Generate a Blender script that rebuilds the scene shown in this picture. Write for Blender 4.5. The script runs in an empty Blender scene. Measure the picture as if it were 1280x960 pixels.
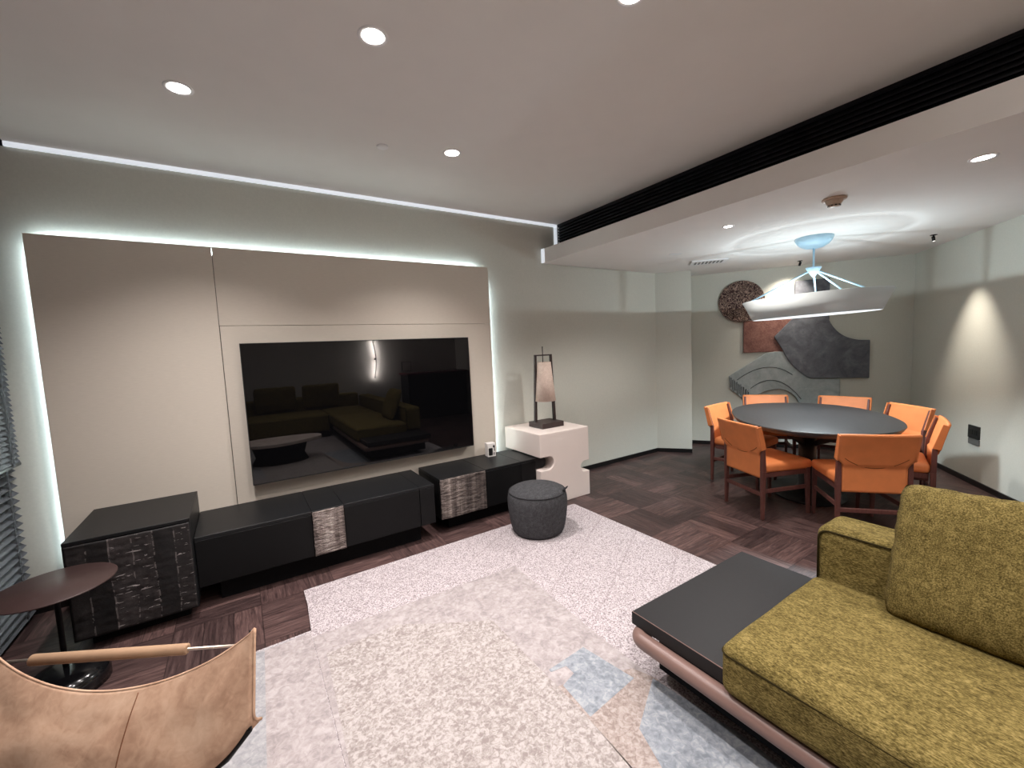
import bpy, bmesh, math, random
from mathutils import Vector, Matrix, noise
PI = math.pi
random.seed(7)
SC = bpy.context.scene
COL = SC.collection

# ------------------------------------------------------------------ materials
def nt(name):
    m = bpy.data.materials.new(name); m.use_nodes = True
    t = m.node_tree; b = t.nodes['Principled BSDF']
    return m, t, b

def nd(t, typ, **kw):
    n = t.nodes.new(typ)
    for k, v in kw.items():
        if k.startswith('i_'):
            key = k[2:]
            key = int(key) if key.isdigit() else key.replace('_', ' ')
            n.inputs[key].default_value = v
        else:
            setattr(n, k, v)
    return n

def lk(t, a, b): t.links.new(a, b)

def c4(c): return (c[0], c[1], c[2], 1.0)

def s2l(r, g, b):
    f = lambda v: (v/255/12.92) if v/255 <= .04045 else ((v/255+.055)/1.055)**2.4
    return (f(r), f(g), f(b))

def coords(t, scale=(1, 1, 1), kind='Object', rot=(0, 0, 0)):
    tc = nd(t, 'ShaderNodeTexCoord'); mp = nd(t, 'ShaderNodeMapping')
    mp.inputs['Scale'].default_value = scale; mp.inputs['Rotation'].default_value = rot
    lk(t, tc.outputs[kind], mp.inputs['Vector'])
    return mp.outputs['Vector']

def noise_fac(t, vec, scale, detail=3, rough=.5, dist=0):
    n = nd(t, 'ShaderNodeTexNoise'); n.inputs['Scale'].default_value = scale
    n.inputs['Detail'].default_value = detail; n.inputs['Roughness'].default_value = rough
    n.inputs['Distortion'].default_value = dist
    lk(t, vec, n.inputs['Vector']); return n.outputs['Fac']

def ramp(t, fac, stops):
    r = nd(t, 'ShaderNodeValToRGB'); e = r.color_ramp.elements
    while len(e) < len(stops): e.new(.5)
    for i, (p, c) in enumerate(stops): e[i].position = p; e[i].color = c4(c)
    lk(t, fac, r.inputs['Fac']); return r.outputs['Color']

def bump(t, b, h, strength=.3, dist=.005):
    n = nd(t, 'ShaderNodeBump'); n.inputs['Strength'].default_value = strength; n.inputs['Distance'].default_value = dist
    lk(t, h, n.inputs['Height']); lk(t, n.outputs['Normal'], b.inputs['Normal'])

def math_n(t, op, a, b=None, c=None):
    n = nd(t, 'ShaderNodeMath', operation=op)
    for i, v in enumerate((a, b, c)):
        if v is None: continue
        if isinstance(v, (int, float)): n.inputs[i].default_value = v
        else: lk(t, v, n.inputs[i])
    return n.outputs[0]

def mixc(t, fac, a, b):
    n = nd(t, 'ShaderNodeMix', data_type='RGBA')
    if isinstance(fac, (int, float)): n.inputs[0].default_value = fac
    else: lk(t, fac, n.inputs[0])
    for i, v in ((6, a), (7, b)):
        if isinstance(v, tuple): n.inputs[i].default_value = c4(v)
        else: lk(t, v, n.inputs[i])
    return n.outputs[2]

def plain(name, col, rough=.5, metal=0, spec=.5, var=.0, vscale=6, bmp=0, bscale=60, scale=(1, 1, 1)):
    m, t, b = nt(name)
    b.inputs['Roughness'].default_value = rough; b.inputs['Metallic'].default_value = metal
    b.inputs['Specular IOR Level'].default_value = spec
    b.inputs['Base Color'].default_value = c4(col)
    v = coords(t, scale)
    f = noise_fac(t, v, vscale, 4)
    if var: lk(t, ramp(t, f, [(.3, tuple(x*(1-var) for x in col)), (.7, tuple(min(1, x*(1+var)) for x in col))]), b.inputs['Base Color'])
    if bmp: bump(t, b, noise_fac(t, v, bscale, 3), bmp)
    return m

def emit(name, col, strength):
    m, t, b = nt(name)
    b.inputs['Base Color'].default_value = c4((.8, .8, .8))
    b.inputs['Emission Color'].default_value = c4(col); b.inputs['Emission Strength'].default_value = strength
    return m

def m_wood_floor():
    m, t, b = nt('dark_parquet')
    v = coords(t); S = .42
    sc = nd(t, 'ShaderNodeVectorMath', operation='SCALE'); sc.inputs[3].default_value = 1/S; lk(t, v, sc.inputs[0])
    fl = nd(t, 'ShaderNodeVectorMath', operation='FLOOR'); lk(t, sc.outputs[0], fl.inputs[0])
    sx = nd(t, 'ShaderNodeSeparateXYZ'); lk(t, fl.outputs[0], sx.inputs[0])
    par = math_n(t, 'FLOORED_MODULO', math_n(t, 'ADD', sx.outputs[0], sx.outputs[1]), 2.0)
    par = math_n(t, 'GREATER_THAN', par, .5)
    fr = nd(t, 'ShaderNodeSeparateXYZ'); lk(t, sc.outputs[0], fr.inputs[0])
    fx = math_n(t, 'FRACT', fr.outputs[0]); fy = math_n(t, 'FRACT', fr.outputs[1])
    def mx(a, c):
        n = nd(t, 'ShaderNodeMix', data_type='FLOAT'); lk(t, par, n.inputs[0]); lk(t, a, n.inputs[2]); lk(t, c, n.inputs[3]); return n.outputs[0]
    across = mx(fy, fx); along = mx(fr.outputs[0], fr.outputs[1]); acr_full = mx(fr.outputs[1], fr.outputs[0])
    plank = math_n(t, 'FLOOR', math_n(t, 'MULTIPLY', across, 3.0))
    cx = nd(t, 'ShaderNodeCombineXYZ'); lk(t, sx.outputs[0], cx.inputs[0]); lk(t, sx.outputs[1], cx.inputs[1]); lk(t, plank, cx.inputs[2])
    wn = nd(t, 'ShaderNodeTexWhiteNoise', noise_dimensions='3D'); lk(t, cx.outputs[0], wn.inputs['Vector'])
    cc = nd(t, 'ShaderNodeCombineXYZ'); lk(t, math_n(t, 'MULTIPLY', along, 1.3), cc.inputs[0]); lk(t, math_n(t, 'MULTIPLY', acr_full, 14.0), cc.inputs[1]); lk(t, math_n(t, 'MULTIPLY', wn.outputs['Value'], 40.0), cc.inputs[2])
    g = noise_fac(t, cc.outputs[0], 1.5, 6, .65, 1.2)
    dark, mid, lite = s2l(48, 37, 37), s2l(80, 62, 60), s2l(112, 91, 87)
    col = ramp(t, g, [(.32, dark), (.5, mid), (.72, lite)])
    tint = ramp(t, wn.outputs['Value'], [(0, (.5, .5, .52)), (1, (1.25, 1.2, 1.18))])
    mm = nd(t, 'ShaderNodeMix', data_type='RGBA', blend_type='MULTIPLY'); mm.inputs[0].default_value = 1
    lk(t, col, mm.inputs[6]); lk(t, tint, mm.inputs[7])
    # joints between the blocks
    def edge(f, k):
        a = math_n(t, 'FRACT', math_n(t, 'MULTIPLY', f, k)); return math_n(t, 'LESS_THAN', math_n(t, 'MINIMUM', a, math_n(t, 'SUBTRACT', 1.0, a)), .006*k)
    j = math_n(t, 'MAXIMUM', math_n(t, 'MAXIMUM', edge(fx, 1), edge(fy, 1)), edge(across, 3.0))
    out = mixc(t, math_n(t, 'MULTIPLY', j, .6), mm.outputs[2], s2l(20, 15, 15))
    lk(t, out, b.inputs['Base Color']); b.inputs['Roughness'].default_value = .38
    b.inputs['Specular IOR Level'].default_value = .35
    bump(t, b, g, .12, .004)
    return m

def m_fabric(name, dark, mid, lite, scale=1.0, bmp=.6, rough=.95, stretch=(1, 1, 1), sheen=.0):
    m, t, b = nt(name); v = coords(t, stretch)
    f1 = noise_fac(t, v, 190*scale, 2, .7); f2 = noise_fac(t, v, 30*scale, 4, .6)
    f = math_n(t, 'ADD', math_n(t, 'MULTIPLY', f1, .68), math_n(t, 'MULTIPLY', f2, .32))
    lk(t, ramp(t, f, [(.36, dark), (.5, mid), (.64, lite)]), b.inputs['Base Color'])
    b.inputs['Roughness'].default_value = rough; b.inputs['Specular IOR Level'].default_value = .15
    if sheen: b.inputs['Sheen Weight'].default_value = sheen
    bump(t, b, f1, bmp, .004)
    return m

def m_weave_rug():
    m, t, b = nt('rug_weave'); v = coords(t)
    w = nd(t, 'ShaderNodeSeparateXYZ'); lk(t, v, w.inputs[0])
    f1 = noise_fac(t, v, 130, 2, .7)
    col = ramp(t, f1, [(.38, s2l(136, 126, 127)), (.5, s2l(184, 174, 176)), (.62, s2l(208, 199, 201))])
    wob = math_n(t, 'MULTIPLY', noise_fac(t, v, 9, 2), .10)
    def lines(a, bq, k):
        s = math_n(t, 'ADD', math_n(t, 'MULTIPLY', w.outputs[0], a), math_n(t, 'MULTIPLY', w.outputs[1], bq))
        s = math_n(t, 'FRACT', math_n(t, 'ADD', math_n(t, 'MULTIPLY', s, k), wob))
        return math_n(t, 'LESS_THAN', s, .025)
    l = math_n(t, 'MAXIMUM', lines(.86, .5, 4.2), lines(-.5, .86, 3.1))
    l = math_n(t, 'MULTIPLY', l, math_n(t, 'GREATER_THAN', f1, .46))
    out = mixc(t, math_n(t, 'MULTIPLY', l, .35), col, s2l(128, 112, 112))
    lk(t, out, b.inputs['Base Color']); b.inputs['Roughness'].default_value = 1; b.inputs['Specular IOR Level'].default_value = .05
    bump(t, b, f1, .8, .006)
    return m

def m_mottled(name, a, bb, c, s1=55, s2=9, bmp=.5, stops=(.36, .5, .62), mixw=.6):
    m, t, b = nt(name); v = coords(t)
    f1 = noise_fac(t, v, s1, 3, .6, .8); f2 = noise_fac(t, v, s2, 4, .6, 1.5)
    f = math_n(t, 'ADD', math_n(t, 'MULTIPLY', f1, mixw), math_n(t, 'MULTIPLY', f2, 1-mixw))
    lk(t, ramp(t, f, [(stops[0], a), (stops[1], bb), (stops[2], c)]), b.inputs['Base Color'])
    b.inputs['Roughness'].default_value = 1; b.inputs['Specular IOR Level'].default_value = .05
    bump(t, b, f, bmp, .006)
    return m

def m_bark(name, a, bb, c, metal=.6, rough=.35, sx=9, sz=22, bmp=1.0):
    """hammered, cracked dark metal sheet with vertical streaks and short bright creases"""
    m, t, b = nt(name)
    v1 = coords(t, (sx, sx, .6)); v2 = coords(t, (7, 7, sz*2))
    f1 = noise_fac(t, v1, 1.2, 4, .6); f2 = noise_fac(t, v2, 1.5, 5, .7, .8)
    f = math_n(t, 'ADD', math_n(t, 'MULTIPLY', f1, .5), math_n(t, 'MULTIPLY', f2, .5))
    lk(t, ramp(t, f, [(.4, a), (.52, bb), (.66, c)]), b.inputs['Base Color'])
    b.inputs['Metallic'].default_value = metal; b.inputs['Roughness'].default_value = rough
    bump(t, b, f2, bmp, .02)
    return m

def m_strips(name):
    """dark metal in vertical strips with sparse bright horizontal creases"""
    m, t, b = nt(name); v = coords(t)
    sp = nd(t, 'ShaderNodeSeparateXYZ'); lk(t, v, sp.inputs[0])
    wob = math_n(t, 'MULTIPLY', noise_fac(t, v, 7, 2), .02)
    xs = math_n(t, 'MULTIPLY', math_n(t, 'ADD', sp.outputs[0], wob), 11.0)
    cell = math_n(t, 'FLOOR', xs); fx = math_n(t, 'FRACT', xs)
    wn = nd(t, 'ShaderNodeTexWhiteNoise', noise_dimensions='1D'); lk(t, cell, wn.inputs['W'])
    base = noise_fac(t, v, 24, 5, .7)
    k = math_n(t, 'ADD', math_n(t, 'MULTIPLY', wn.outputs['Value'], .30), math_n(t, 'MULTIPLY', base, .70))
    col = ramp(t, k, [(.30, s2l(24, 23, 24)), (.55, s2l(40, 37, 37)), (.75, s2l(66, 60, 60))])
    v2 = coords(t, (9, 9, 60)); cre = noise_fac(t, v2, 1.6, 3, .6, .5)
    cre = math_n(t, 'GREATER_THAN', cre, .64)
    mask = math_n(t, 'GREATER_THAN', math_n(t, 'ADD', wn.outputs['Value'], math_n(t, 'MULTIPLY', sp.outputs[0], .9)), .82)
    cre = math_n(t, 'MULTIPLY', cre, mask)
    edge = math_n(t, 'MULTIPLY', math_n(t, 'LESS_THAN', fx, .07), math_n(t, 'GREATER_THAN', base, .5))
    out = mixc(t, math_n(t, 'MULTIPLY', cre, .75), col, s2l(176, 168, 166))
    out = mixc(t, math_n(t, 'MULTIPLY', edge, .5), out, s2l(130, 122, 120))
    lk(t, out, b.inputs['Base Color']); b.inputs['Roughness'].default_value = .5; b.inputs['Specular IOR Level'].default_value = .35
    bump(t, b, math_n(t, 'ADD', base, cre), .4, .006)
    return m

def m_maze():
    m, t, b = nt('maze_relief'); v = coords(t)
    ns = nd(t, 'ShaderNodeTexNoise'); ns.inputs['Scale'].default_value = 26; ns.inputs['Detail'].default_value = .5; lk(t, v, ns.inputs['Vector'])
    f = math_n(t, 'PINGPONG', math_n(t, 'MULTIPLY', ns.outputs['Fac'], 5.0), .5)
    lk(t, ramp(t, f, [(.2, s2l(66, 42, 42)), (.3, s2l(168, 142, 128))]), b.inputs['Base Color'])
    b.inputs['Roughness'].default_value = .8; bump(t, b, f, 1.0, .02)
    return m

M = {}
M['floor'] = m_wood_floor()
M['wall'] = plain('grey_green_wallpaper', s2l(210, 210, 200), .9, spec=.2, var=.03, vscale=90, bmp=.08, bscale=220)
M['ceil'] = plain('matt_ceiling_paint', s2l(240, 236, 232), .95, spec=.1, var=.01)
M['panel'] = plain('beige_fabric_panel', s2l(214, 205, 192), .9, spec=.15, var=.03, vscale=120, bmp=.1, bscale=300, scale=(.2, 1, 2))
M['rearwall'] = plain('dark_grey_wall', s2l(205, 201, 197), .9, spec=.2, var=.03)
M['black'] = plain('black_recess', (.004, .004, .005), .8, spec=.2)
M['grille'] = plain('black_navy_grille', s2l(12, 12, 20), .5, spec=.3)
M['base'] = plain('black_skirting', s2l(16, 15, 16), .4)
M['lacquer'] = plain('charcoal_oak_lacquer', s2l(20, 21, 23), .45, spec=.3, var=.14, vscale=14, scale=(1, 12, 12), bmp=.05)
M['lacquer2'] = plain('charcoal_door', s2l(15, 15, 16), .5, spec=.2, var=.1, vscale=10, scale=(1, 12, 12))
M['bark_dark'] = m_strips('dark_hammered_metal')
M['bark_lite'] = m_bark('silver_hammered_metal', s2l(66, 56, 54), s2l(150, 136, 130), s2l(230, 220, 212), .55, .35, 10, 40, 1.0)
M['bark_mid'] = m_bark('bronze_hammered_metal', s2l(58, 50, 48), s2l(112, 101, 96), s2l(178, 166, 158), .5, .45, 16, 16, 1.0)
M['tvglass'] = plain('black_glass', (.0025, .0025, .003), .015, spec=.55)
M['bezel'] = plain('black_bezel', (.01, .01, .011), .3)
M['white'] = plain('white_lacquer', s2l(236, 222, 214), .45, spec=.4, var=.01)
M['card'] = plain('white_card', s2l(236, 232, 228), .5)
M['print'] = plain('black_print', s2l(14, 13, 14), .5)
M['printg'] = plain('grey_print', s2l(150, 146, 146), .5)
M['lampwood'] = plain('dark_walnut', s2l(52, 38, 36), .5, var=.2, vscale=8, scale=(8, 8, 1), bmp=.05)
M['linen'] = m_fabric('cream_linen', s2l(196, 172, 158), s2l(216, 194, 180), s2l(228, 208, 196), 1.2, .3)
M['pouf'] = m_fabric('charcoal_felt', s2l(52, 52, 54), s2l(68, 68, 70), s2l(90, 90, 92), 1.4, .4)
M['pouf_seam'] = m_fabric('charcoal_seam', s2l(40, 40, 42), s2l(50, 50, 52), s2l(60, 60, 62), 1.4, .3)
M['olive'] = m_fabric('olive_chenille', s2l(70, 59, 28), s2l(112, 98, 54), s2l(150, 132, 82), 1.15, .9, stretch=(1, .4, 1))
M['olive_dark'] = plain('dark_olive_piping', s2l(48, 41, 20), .9, spec=.1)
M['rail'] = plain('mauve_brown_wood', s2l(128, 102, 94), .38, spec=.45, var=.1, vscale=8, scale=(10, .7, 10))
M['platform'] = plain('anthracite_leather_board', s2l(40, 39, 40), .5, spec=.2, var=.04, vscale=60, bmp=.05, bscale=300)
M['leather'] = plain('orange_leather', s2l(230, 138, 82), .5, spec=.4, var=.07, vscale=9, bmp=.06, bscale=180)
M['leather_seam'] = plain('dark_orange_seam', s2l(120, 62, 30), .7, spec=.2)
M['chairwood'] = plain('walnut_chair_wood', s2l(104, 64, 58), .42, spec=.4, var=.18, vscale=9, scale=(12, 12, 1.2))
M['tabletop'] = plain('black_oak_table', s2l(58, 56, 56), .34, spec=.6, var=.18, vscale=7, scale=(1.2, 14, 14), bmp=.05)
M['tableleg'] = plain('black_table_base', s2l(18, 17, 18), .5)
M['suede'] = m_mottled('tan_suede', s2l(176, 140, 116), s2l(202, 166, 140), s2l(218, 186, 160), 40, 5, .12, (.34, .5, .68), .3)
M['suede_d'] = plain('suede_stitching', s2l(120, 82, 60), .95, spec=.1)
M['sleeve'] = plain('tan_leather_sleeve', s2l(172, 140, 112), .7, spec=.25, var=.12, vscale=12)
M['brass'] = plain('pale_steel', s2l(214, 198, 184), .3, metal=.8)
M['blackmetal'] = plain('black_metal', s2l(20, 19, 20), .35, metal=.3)
M['bronze'] = plain('brown_bronze_metal', s2l(64, 48, 46), .4, spec=.4, metal=.1, var=.06)
M['gloss'] = plain('black_gloss_stone', s2l(16, 16, 18), .15, spec=.6)
M['blind'] = plain('dark_grey_wood_slat', s2l(76, 78, 84), .5, spec=.4, var=.12, vscale=5, scale=(4, .6, 4))
M['tape'] = plain('grey_ladder_tape', s2l(60, 60, 64), .9)
M['sill'] = plain('black_sill', s2l(24, 23, 24), .5)
M['fixture'] = plain('pale_blue_enamel', s2l(196, 234, 255), .35, spec=.5)
M['shade'] = plain('grey_fabric_shade', s2l(205, 208, 206), .9, spec=.1, var=.05, vscale=160, bmp=.1, bscale=300)
M['plasticbeige'] = plain('beige_plastic', s2l(198, 172, 152), .5)
M['plasticwhite'] = plain('white_plastic', s2l(242, 240, 240), .45)
M['socket'] = plain('black_socket_plate', s2l(20, 20, 22), .3)
M['socketg'] = plain('grey_socket_plate', s2l(104, 104, 102), .4)
def m_translucent(name, col, k):
    m, t, b = nt(name); b.inputs['Base Color'].default_value = c4(col); b.inputs['Roughness'].default_value = .9; b.inputs['Specular IOR Level'].default_value = .1
    tr = nd(t, 'ShaderNodeBsdfTranslucent'); tr.inputs['Color'].default_value = c4(col)
    mx = nd(t, 'ShaderNodeMixShader'); mx.inputs[0].default_value = k
    v = coords(t); bump(t, b, noise_fac(t, v, 300, 3), .1)
    lk(t, b.outputs[0], mx.inputs[1]); lk(t, tr.outputs[0], mx.inputs[2]); lk(t, mx.outputs[0], t.nodes['Material Output'].inputs['Surface']); return m
M['shade'] = m_translucent('grey_fabric_shade', s2l(222, 225, 224), .3)
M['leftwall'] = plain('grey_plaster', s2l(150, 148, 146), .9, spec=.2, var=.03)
M['terra'] = m_mottled('terracotta_relief', s2l(116, 82, 76), s2l(136, 98, 90), s2l(152, 114, 104), 60, 6, .3)
M['char'] = m_mottled('charcoal_relief', s2l(84, 86, 92), s2l(104, 106, 112), s2l(126, 128, 134), 30, 4, .4, (.3, .5, .7), .3)
M['sage'] = m_mottled('grey_green_relief', s2l(148, 157, 157), s2l(168, 176, 176), s2l(186, 192, 192), 30, 4, .4, (.3, .5, .7), .3)
M['sage_d'] = plain('dark_groove_relief', s2l(58, 62, 62), .9)
M['maze'] = m_maze()
M['rug_weave'] = m_weave_rug()
M['rug_beige'] = m_mottled('rug_crumpled_beige', s2l(147, 139, 139), s2l(168, 159, 158), s2l(182, 174, 174), 34, 8, .5)
M['rug_pale'] = m_mottled('rug_mottled_cream', s2l(144, 134, 131), s2l(166, 158, 154), s2l(184, 176, 174), 60, 14, .5, (.40, .5, .58), .7)
M['rug_blue'] = m_mottled('rug_marbled_blue', s2l(122, 128, 135), s2l(146, 151, 158), s2l(169, 172, 176), 40, 9, .5)
M['rug_peach'] = m_mottled('rug_mottled_peach', s2l(144, 130, 124), s2l(163, 150, 144), s2l(178, 167, 162), 60, 12, .5, (.40, .5, .6), .7)
M['rug_grey'] = m_mottled('rug_grey_border', s2l(140, 140, 144), s2l(159, 158, 160), s2l(175, 173, 175), 40, 9, .5)
M['marble'] = m_mottled('pink_white_marble', s2l(190, 170, 162), s2l(214, 198, 190), s2l(232, 220, 212), 12, 3, .0, (.3, .5, .7), .3)
M['counter'] = plain('dark_red_counter', s2l(110, 40, 50), .3)
M['glass'] = plain('night_window_glass', (.006, .007, .01), .03, spec=.6)
M['led'] = emit('cool_led_and_spill', (.84, .91, 1.0), .62)
M['lens'] = emit('downlight_lens', (1.0, .93, .88), 30)
M['spotlens'] = emit('spot_lens', (1.0, .93, .85), 4)
M['cool'] = emit('pendant_led', (.75, .92, 1.0), 1.2)
M['diff'] = emit('pendant_diffuser', (.85, .95, 1.0), 1.2)
M['arcled'] = emit('warm_arc_led', (1.0, .92, .87), 600)

# ------------------------------------------------------------------ mesh helpers
def link(name, bm, m, parent=None, smooth=False, mods=()):
    me = bpy.data.meshes.new(name); bm.normal_update(); bm.to_mesh(me); bm.free()
    for mm in (m if isinstance(m, (list, tuple)) else [m]): me.materials.append(mm)
    o = bpy.data.objects.new(name, me); COL.objects.link(o)
    if smooth:
        for p in me.polygons: p.use_smooth = True
    if parent: o.parent = parent
    for f in mods: f(o)
    return o

def bevel(w, seg=2):
    def f(o):
        b = o.modifiers.new('bevel', 'BEVEL'); b.width = w; b.segments = seg; b.limit_method = 'ANGLE'; b.angle_limit = .6
    return f
def solid(th, off=0):
    def f(o):
        s = o.modifiers.new('solid', 'SOLIDIFY'); s.thickness = th; s.offset = off
    return f
def subsurf(n=1):
    def f(o):
        s = o.modifiers.new('sub', 'SUBSURF'); s.levels = n; s.render_levels = n
    return f

def box(bm, x0, x1, y0, y1, z0, z1, mi=0, T=None):
    vs = [bm.verts.new((x, y, z)) for x in (x0, x1) for y in (y0, y1) for z in (z0, z1)]
    if T:
        for v in vs: v.co = T @ v.co
    for f in ((0, 1, 3, 2), (4, 6, 7, 5), (0, 4, 5, 1), (2, 3, 7, 6), (0, 2, 6, 4), (1, 5, 7, 3)):
        fc = bm.faces.new([vs[i] for i in f]); fc.material_index = mi
    return vs

def prism(bm, pts, z0, z1, mi=0, T=None):
    """vertical prism over a plan polygon (T maps afterwards)"""
    a = [bm.verts.new((p[0], p[1], z0)) for p in pts]; b = [bm.verts.new((p[0], p[1], z1)) for p in pts]
    if T:
        for v in a+b: v.co = T @ v.co
    n = len(pts)
    fs = [bm.faces.new(a[::-1]), bm.faces.new(b)] + [bm.faces.new((a[i], a[(i+1) % n], b[(i+1) % n], b[i])) for i in range(n)]
    for f in fs: f.material_index = mi
    bmesh.ops.recalc_face_normals(bm, faces=fs)

def tube(bm, pts, r, seg=10, cap=True, mi=0, closed=False):
    pts = [Vector(p) for p in pts]; n = len(pts); rings = []
    rr = r if isinstance(r, (list, tuple)) else [r]*n
    up = None
    for i, p in enumerate(pts):
        if closed: d = (pts[(i+1) % n]-pts[i-1])
        else: d = pts[min(i+1, n-1)]-pts[max(i-1, 0)]
        d.normalize()
        if up is None:
            up = Vector((0, 0, 1)) if abs(d.z) < .9 else Vector((1, 0, 0))
        s = d.cross(up).normalized(); up = s.cross(d).normalized()
        rings.append([bm.verts.new(p+(s*math.cos(2*PI*k/seg)+up*math.sin(2*PI*k/seg))*rr[i]) for k in range(seg)])
    m = n if closed else n-1
    for i in range(m):
        A, B = rings[i], rings[(i+1) % n]
        for k in range(seg):
            f = bm.faces.new((A[k], A[(k+1) % seg], B[(k+1) % seg], B[k])); f.smooth = True; f.material_index = mi
    if cap and not closed:
        bm.faces.new(rings[0][::-1]).material_index = mi; bm.faces.new(rings[-1]).material_index = mi

def bar(bm, p, q, w, h, up=(0, 0, 1), w2=None, h2=None):
    """rectangular bar from p to q, tapering to w2 x h2"""
    p, q = Vector(p), Vector(q); d = (q-p).normalized(); up = Vector(up)
    if abs(d.dot(up)) > .95: up = Vector((0, 1, 0))
    s = d.cross(up).normalized(); u = s.cross(d).normalized()
    w2 = w2 or w; h2 = h2 or h
    a = [bm.verts.new(p+s*w/2*i+u*h/2*j) for i, j in ((-1, -1), (1, -1), (1, 1), (-1, 1))]
    b = [bm.verts.new(q+s*w2/2*i+u*h2/2*j) for i, j in ((-1, -1), (1, -1), (1, 1), (-1, 1))]
    bm.faces.new(a[::-1]); bm.faces.new(b)
    for i in range(4): bm.faces.new((a[i], a[(i+1) % 4], b[(i+1) % 4], b[i]))

def lathe(bm, prof, seg=48, c=(0, 0, 0), sx=1, sy=1, mi=0, smooth=True, T=None):
    rings = []
    for r, z in prof:
        if r < 1e-6: rings.append([bm.verts.new((c[0], c[1], c[2]+z))])
        else: rings.append([bm.verts.new((c[0]+r*sx*math.cos(2*PI*k/seg), c[1]+r*sy*math.sin(2*PI*k/seg), c[2]+z)) for k in range(seg)])
    for A, B in zip(rings, rings[1:]):
        for k in range(seg):
            if len(A) == 1 and len(B) == 1: continue
            if len(A) == 1: f = bm.faces.new((A[0], B[k], B[(k+1) % seg]))
            elif len(B) == 1: f = bm.faces.new((A[k], A[(k+1) % seg], B[0]))
            else: f = bm.faces.new((A[k], A[(k+1) % seg], B[(k+1) % seg], B[k]))
            f.smooth = smooth; f.material_index = mi
    if T:
        for R in rings:
            for v in R: v.co = T @ v.co
    bmesh.ops.recalc_face_normals(bm, faces=bm.faces[:])

def soft_box(bm, x0, x1, y0, y1, z0, z1, r, n=14, top=0.0, side=0.0, wob=0.0, seed=0.0):
    """box with rounded edges, a crowned top and slightly soft faces"""
    c = Vector(((x0+x1)/2, (y0+y1)/2, (z0+z1)/2)); h = ((x1-x0)/2, (y1-y0)/2, (z1-z0)/2)
    def axis(hh):
        rr = min(r, hh*.98); a = [-hh+rr*(1-math.cos(PI/2*i/4)) for i in range(4)]
        inner = [-(hh-rr)+2*(hh-rr)*i/n for i in range(n+1)]
        return a+inner+[-v for v in a[::-1]]
    ax = [axis(v) for v in h]; cache = {}
    def vert(p):
        k = tuple(round(v, 6) for v in p)
        if k in cache: return cache[k]
        q = [max(-(h[i]-min(r, h[i]*.98)), min(h[i]-min(r, h[i]*.98), p[i])) for i in range(3)]
        d = Vector([p[i]-q[i] for i in range(3)]); rr = min(r, min(h)*.98)
        w = Vector(q)+(d.normalized()*rr if d.length > 1e-9 else d)
        u, v, t = w.x/h[0], w.y/h[1], w.z/h[2]
        fu = max(0, 1-u**4); fv = max(0, 1-v**4)
        if t > 0: w.z += top*fu*fv*t
        w.x += side*(1 if u > 0 else -1)*abs(u)**3*fv*max(0, 1-t*t)
        w.y += side*(1 if v > 0 else -1)*abs(v)**3*fu*max(0, 1-t*t)
        g = c+w
        if wob: g += Vector((0, 0, 1))*wob*noise.noise(g*6+Vector((seed, 0, 0))) + noise.noise_vector(g*5)*wob*.5
        cache[k] = bm.verts.new(g); return cache[k]
    for a in range(3):
        i, j = [k for k in range(3) if k != a]
        for s in (-1, 1):
            for p in range(len(ax[i])-1):
                for q in range(len(ax[j])-1):
                    quad = []
                    for di, dj in ((0, 0), (1, 0), (1, 1), (0, 1)):
                        co = [0, 0, 0]; co[a] = s*h[a]; co[i] = ax[i][p+di]; co[j] = ax[j][q+dj]; quad.append(vert(co))
                    if len(set(quad)) == 4:
                        try: f = bm.faces.new(quad); f.smooth = True
                        except ValueError: pass
    bmesh.ops.recalc_face_normals(bm, faces=bm.faces[:])

def grid(bm, fn, nu, nv, mi=0):
    V = [[bm.verts.new(fn(i/nu, j/nv)) for j in range(nv+1)] for i in range(nu+1)]
    for i in range(nu):
        for j in range(nv):
            f = bm.faces.new((V[i][j], V[i+1][j], V[i+1][j+1], V[i][j+1])); f.smooth = True; f.material_index = mi
    return V

def BM(): return bmesh.new()
def bx(*a, **k):
    b = BM(); box(b, *a, **k); return b

def thing(name, label, cat, loc=(0, 0, 0), rz=0, group=None):
    o = bpy.data.objects.new(name, None); COL.objects.link(o); o.location = loc; o.rotation_euler = (0, 0, rz)
    o.empty_display_size = .1
    o['label'] = label; o['category'] = cat
    if group: o['group'] = group
    return o
def tag(o, label, cat, group=None):
    o['label'] = label; o['category'] = cat
    if group: o['group'] = group
    return o
def struct(name, bm, m, parent=None, **k):
    o = link(name, bm, m, parent, **k)
    if parent is None: o['kind'] = 'structure'
    return o
def lamp(name, typ, loc, energy, col, parent=None, aim=None, **k):
    l = bpy.data.lights.new(name, typ); l.energy = energy; l.color = col
    for a, b in k.items(): setattr(l, a, b)
    o = bpy.data.objects.new(name, l); COL.objects.link(o)
    if parent: o.parent = parent
    o.location = loc
    if aim is not None:
        o.rotation_euler = (Vector(aim)).to_track_quat('-Z', 'Y').to_euler()
    return o

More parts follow.
